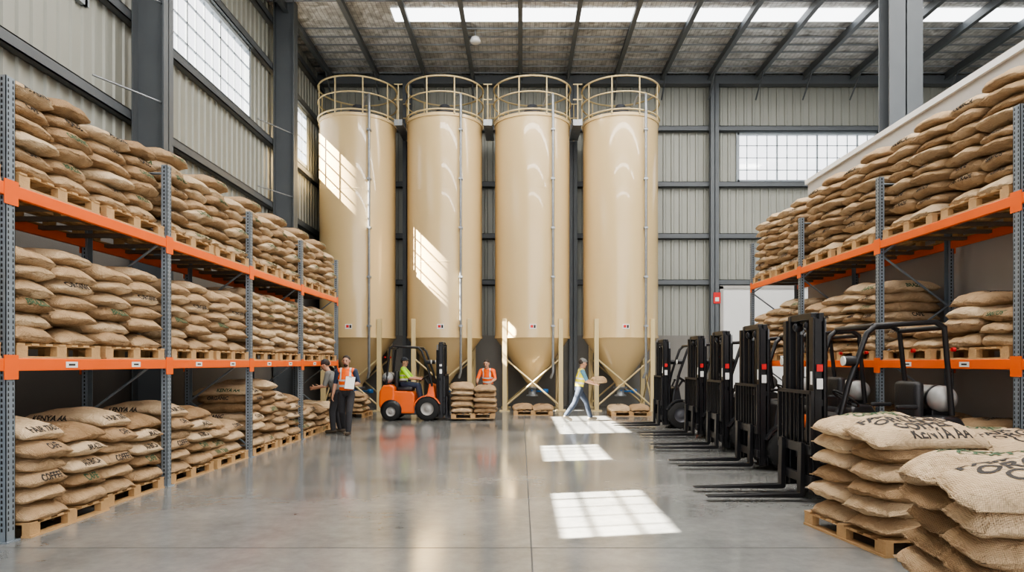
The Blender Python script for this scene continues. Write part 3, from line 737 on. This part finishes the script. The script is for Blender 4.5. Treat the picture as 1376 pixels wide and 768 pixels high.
def person(name, loc, yaw, J, C, scale=1.0):
    P = []; V3 = Vector
    def cap(a, b, ra, rb, tag, w=(0, 1, 0), s_=1.0): P.append((V3(a), V3(b), ra, rb, V3(w), s_, tag))
    g = {k: (V3(v) if isinstance(v, (tuple, list)) and len(v) == 3 else v) for k, v in J.items()}
    pel, che, nek, hd = g['pel'], g['che'], g['nek'], g['head']
    side = g.get('side', V3((0, 1, 0)))
    up = (nek-pel).normalized()
    cap(pel-up*.02, pel+up*.05, .110, .108, 'legs', side, 1.42)
    cap(pel+up*.08, che, .114, .126, 'vest', side, 1.38)
    cap(che, che.lerp(nek, .55), .126, .098, 'vest', side, 1.50)
    cap(g['shL'].lerp(nek, .25), g['shR'].lerp(nek, .25), .064, .064, 'vest', V3((1, 0, 0)), 1.1)
    cap(nek-up*.03, hd-(hd-nek)*.3, .058, .054, 'skin')
    for s_, k in ((1, 'L'), (-1, 'R')):
        sh, el, wr, hp, kn, an = (g[q+k] for q in ('sh', 'el', 'wr', 'hip', 'kn', 'an'))
        cap(sh, sh.lerp(el, .95), .064, .050, 'shirt'); cap(el, el.lerp(wr, .45), .046, .041, C.get('fore', 'shirt')); cap(el.lerp(wr, .45), wr, .039, .028, C.get('fore', 'shirt'))
        cap(hp, kn, .098, .074, 'legs'); cap(kn, kn.lerp(an, .4), .072, .070, 'legs'); cap(kn.lerp(an, .4), an+V3((0, 0, .02)), .070, .062, 'legs')
        fd = g.get('foot'+k, V3((1, 0, 0))).normalized()
        cap(an+V3((0, 0, .01)), an-V3((0, 0, .035)), .052, .048, 'boot')
        cap(an-fd*.04-V3((0, 0, .045)), an+fd*.15-V3((0, 0, .05)), .044, .038, 'boot', fd.cross(V3((0, 0, 1))), 1.15)
        d = (wr-el).normalized(); n = ortho(d, g.get('palm'+k, V3((0, -s_, 0))))
        th = ortho(d, g.get('thumb'+k, V3((1, 0, .3)))); th = ortho(n, th) if abs(th.dot(n)) > .8 else (th-n*th.dot(n)).normalized()
        cur = g.get('curl'+k, .35)
        cap(wr+d*.015, wr+d*.085, .021, .020, 'skin', th, 1.85)
        for q, (o_, ln) in enumerate(((.033, .070), (.011, .080), (-.011, .074), (-.032, .058))):
            p0 = wr+d*.09+th*o_; dr = (d+th*o_*2).normalized()
            for sgm, fr in enumerate((.45, .32, .27)):
                a = cur*(sgm+.6); dd = (dr*math.cos(a)+n*math.sin(a)).normalized(); p1 = p0+dd*ln*fr*1.05
                cap(p0, p1, .0092-.0007*sgm, .0086-.0007*sgm, 'skin'); p0 = p1
        t0 = wr+d*.03+th*.03; t1 = t0+(d*.6+th*.75+n*.2).normalized()*.045; t2 = t1+(d*.8+th*.15+n*(.2+cur*.7)).normalized()*.035
        cap(t0, t1, .013, .011, 'skin'); cap(t1, t2, .0105, .009, 'skin')
    Rh = Matrix.Rotation(g.get('hyaw', 0), 3, 'Z') @ Matrix.Rotation(g.get('hpitch', 0), 3, 'Y')
    def h(x, y, z): return hd+Rh @ V3((x, y, z))
    hs = Rh @ V3((0, 1, 0))
    cap(h(-.02, 0, .035), h(.012, 0, .03), .092, .085, 'skin', hs, .86)
    cap(h(.03, 0, -.055), h(.02, 0, 0), .052, .072, 'skin', hs, .98)
    cap(h(.052, 0, -.082), h(.058, 0, -.078), .026, .024, 'skin', hs, 1.2)
    cap(h(.090, 0, .018), h(.103, 0, -.014), .009, .015, 'skin', hs, 1.0)
    for s_ in (-1, 1):
        cap(h(.088, s_*.031, .012), h(.089, s_*.031, .012), .0065, .0065, 'eye', hs, 1.5)
        cap(h(.090, s_*.020, .034), h(.084, s_*.044, .035), .006, .005, 'hair')
        cap(h(-.005, s_*.078, .012), h(.0, s_*.080, -.022), .020, .013, 'skin', V3((1, 0, 0)))
    cap(h(.078, -.017, -.045), h(.078, .017, -.045), .009, .009, 'lip')
    cap(h(-.035, 0, .05), h(-.01, 0, .062), .094, .085, 'hair', hs, .90)
    if C.get('cap'):
        cap(h(-.02, 0, .070), h(.012, 0, .072), .090, .082, 'cap', hs, .92)
        cap(h(.08, 0, .078), h(.125, 0, .070), .018, .012, 'cap', hs, 3.6)
    if C.get('beard'): cap(h(.04, 0, -.078), h(.045, 0, -.075), .044, .040, 'hair', hs, 1.1)
    bm = bmesh.new()
    for (a, b, ra, rb, w, s_, tag) in P: cap_mesh(bm, a, b, ra, rb, w, s_)
    me = bpy.data.meshes.new(name); bm.to_mesh(me); bm.free()
    o = bpy.data.objects.new(name+'_src', me); COL.objects.link(o)
    md = o.modifiers.new('r', 'REMESH'); md.mode = 'VOXEL'; md.voxel_size = .0065; md.use_smooth_shade = True
    sm = o.modifiers.new('s', 'SMOOTH'); sm.factor = .5; sm.iterations = 2
    bpy.context.view_layer.update()
    dg = bpy.context.evaluated_depsgraph_get()
    res = bpy.data.meshes.new_from_object(o.evaluated_get(dg)); bpy.data.objects.remove(o)
    res.name = name
    tags = {'legs': C['legs'], 'vest': C['vest'], 'shirt': C['shirt'], 'skin': 'skin', 'boot': C.get('boot', 'boot'), 'eye': 'eye', 'hair': 'hair', 'lip': 'lip', 'cap': C.get('cap') or 'cap_dark', 'reflect': 'reflect'}
    order = list(tags)
    res.materials.clear()
    for k in order: res.materials.append(MATS[tags[k]])
    nP = len(res.polygons); cen = np.empty(nP*3); res.polygons.foreach_get('center', cen); cen = cen.reshape(-1, 3)
    best = np.full(nP, 1e9); lab = np.zeros(nP, int)
    for (a, b, ra, rb, w, s_, tag) in P:
        A = np.array(a); Bv = np.array(b); d = Bv-A; LL = max(d @ d, 1e-9)
        t = np.clip(((cen-A) @ d)/LL, 0, 1); q = cen-(A+t[:, None]*d)
        dn = Vector(d).normalized() if LL > 1e-8 else Vector((0, 0, 1))
        wv = np.array(ortho(dn, w)); cw_ = q @ wv; q = q-np.outer(cw_*(1-1/s_), wv)
        dist = np.linalg.norm(q, axis=1)-(ra+(rb-ra)*t)
        if tag in ('lip', 'cap'): dist = dist-.003
        if tag == 'eye': dist = dist-.001
        if tag == 'hair': dist = dist-.001
        mk = dist < best; best[mk] = dist[mk]; lab[mk] = order.index(tag)
    if C['vest'].startswith('vest'):
        A = np.array(pel); d = np.array(nek-pel); t = ((cen-A) @ d)/(d @ d); sdv = np.abs((cen-A) @ np.array(side))
        vm = lab == order.index('vest')
        band = ((t > .22) & (t < .32)) | ((t > .46) & (t < .54)) | ((t > .5) & (sdv > .085) & (sdv < .125))
        lab[vm & band] = order.index('reflect')
    res.polygons.foreach_set('material_index', lab.astype(np.int32)); res.polygons.foreach_set('use_smooth', [True]*nP)
    ob = place(res, name, loc, yaw); ob.scale = (scale,)*3
    return ob
base = dict(pel=(0, 0, .94), che=(0, 0, 1.24), nek=(0, 0, 1.47), head=(.02, 0, 1.625), shL=(0, .19, 1.41), shR=(0, -.19, 1.41),
            elL=(-.03, .25, 1.13), elR=(-.03, -.25, 1.13), wrL=(.05, .25, .90), wrR=(.05, -.25, .90),
            hipL=(0, .10, .90), hipR=(0, -.10, .90), knL=(.03, .11, .50), knR=(.03, -.11, .50), anL=(0, .11, .09), anR=(0, -.11, .09))
def pose(**k): q = dict(base); q.update(k); return q
person('warehouse_worker', (-3.90, 15.25, 0), -math.pi/2, pose(
    knL=(.16, .10, .51), anL=(.20, .10, .09), knR=(-.02, -.10, .50), anR=(-.22, -.11, .12),
    elL=(-.02, .27, 1.14), wrL=(.20, .16, 1.10), palmL=(0, -1, 0), thumbL=(0, 0, 1), curlL=.8, elR=(-.06, -.26, 1.14), wrR=(.02, -.29, .90), hpitch=.05),
    dict(legs='charcoal', vest='vest_orange', shirt='navy', fore='skin', boot='boot', cap=None, beard=True), 1.0)
p = MB(); p.box(-.10, .10, -.005, .005, -.14, .14, 'paper'); p.box(-.11, .11, .005, .012, -.15, .15, 'cap_dark'); p.box(-.03, .03, -.012, -.004, .12, .15, 'galvanised')
o = p.build('clipboard', (-3.75, 14.97, 1.16), .15); o.rotation_euler = (-.35, .1, .15)
person('warehouse_worker', (-4.30, 15.6, 0), math.pi, pose(
    pel=(-.10, 0, .92), che=(.0, 0, 1.19), nek=(.10, 0, 1.40), head=(.17, 0, 1.53), shL=(.07, .18, 1.34), shR=(.07, -.18, 1.34),
    hipL=(-.09, .10, .88), hipR=(-.09, -.10, .88), knL=(-.02, .12, .48), knR=(-.05, -.12, .48), anL=(-.05, .13, .09), anR=(-.14, -.13, .09),
    elL=(.12, .23, 1.08), elR=(.12, -.23, 1.08), wrL=(.34, .19, 1.04), wrR=(.34, -.19, 1.04), hpitch=.4),
    dict(legs='charcoal', vest='shirt_grey', shirt='shirt_grey', fore='skin', boot='boot', cap='cap_dark'), 1.0)
person('forklift_driver', (-2.12-1.20, 19.3, 0), 0, pose(
    pel=(0, 0, 1.03), che=(.0, 0, 1.30), nek=(.01, 0, 1.50), head=(.04, 0, 1.64), shL=(.01, .19, 1.44), shR=(.01, -.19, 1.44),
    hipL=(.02, .10, 1.01), hipR=(.02, -.10, 1.01), knL=(.42, .13, .98), knR=(.42, -.13, .98), anL=(.50, .13, .56), anR=(.52, -.13, .56),
    elL=(.22, .27, 1.20), elR=(.22, -.27, 1.20), wrL=(.46, .17, 1.17), wrR=(.46, -.17, 1.17), curlL=.7, curlR=.7, thumbL=(0, 0, 1), thumbR=(0, 0, 1), hyaw=-.4),
    dict(legs='navy', vest='vest_green', shirt='vest_green', fore='skin', cap='cap_dark'), .98)
person('warehouse_worker', (-.98, 20.35, 0), -math.pi/2-.25, pose(
    pel=(-.02, 0, .91), che=(.04, 0, 1.20), nek=(.10, 0, 1.42), head=(.16, 0, 1.56), shL=(.09, .19, 1.36), shR=(.09, -.19, 1.36),
    elL=(.18, .27, 1.12), elR=(.18, -.27, 1.12), wrL=(.38, .22, 1.03), wrR=(.38, -.22, 1.03), thumbL=(0, 0, 1), thumbR=(0, 0, 1), hpitch=.25),
    dict(legs='charcoal', vest='vest_orange', shirt='vest_orange', fore='skin'), 1.0)
person('warehouse_worker', (1.60, 18.8, 0), 0.12, pose(
    pel=(0, 0, .90), che=(.04, 0, 1.20), nek=(.07, 0, 1.42), head=(.11, 0, 1.57), shL=(.06, .19, 1.36), shR=(.06, -.19, 1.36),
    hipL=(0, .10, .87), hipR=(0, -.10, .87), knL=(.22, .10, .52), anL=(.34, .10, .10), knR=(-.14, -.10, .50), anR=(-.38, -.10, .16), footR=(1, 0, -.5),
    elL=(.16, .26, 1.12), elR=(.16, -.26, 1.12), wrL=(.38, .21, 1.03), wrR=(.38, -.21, 1.03), curlL=.3, curlR=.3, palmL=(0, -.3, 1), palmR=(0, .3, 1), thumbL=(0, 1, 0), thumbR=(0, -1, 0), hpitch=.15),
    dict(legs='denim', vest='vest_yellow', shirt='shirt_blue', fore='skin', boot='boot_pale', cap='shirt_grey'), 1.0)
V, Fc = sack_geo(.62, .40, .17, 5); b = MB(); b.add(V, Fc, 'burlap', None, .5, True); b.build('burlap_sack', (2.14, 18.86, 1.14), math.pi/2+.12)

# ------------------------------------------------------------------ light, world, camera
sl = bpy.data.lights.new('sun', 'SUN'); sl.energy = 100; sl.angle = math.radians(.4); sl.color = (1, .93, .80)
so = bpy.data.objects.new('sun', sl); COL.objects.link(so)
so.rotation_euler = Vector((1, .21, -1.0)).to_track_quat('-Z', 'Y').to_euler()
w = bpy.data.worlds.new('world'); scene.world = w; w.use_nodes = True
bg = w.node_tree.nodes['Background']; bg.inputs[0].default_value = (.96, .97, 1, 1); bg.inputs[1].default_value = 2.4
cam = bpy.data.cameras.new('camera'); co = bpy.data.objects.new('camera', cam); COL.objects.link(co)
co.location = (0, 0, 1.6); co.rotation_euler = (math.pi/2, 0, 0)
cam.sensor_width = 36; cam.lens = 24; cam.shift_x = -12/1376; cam.shift_y = 103/1376; cam.clip_end = 200
if ZOOM:
    k, tx, ty = ZOOM; cam.lens = 24*k; cam.shift_x = (tx-700)/1376*k; cam.shift_y = (487-ty)/1376*k
scene.camera = co
scene.view_settings.view_transform = 'AgX'
scene.view_settings.look = 'AgX - Medium High Contrast'
scene.view_settings.exposure = 0.25
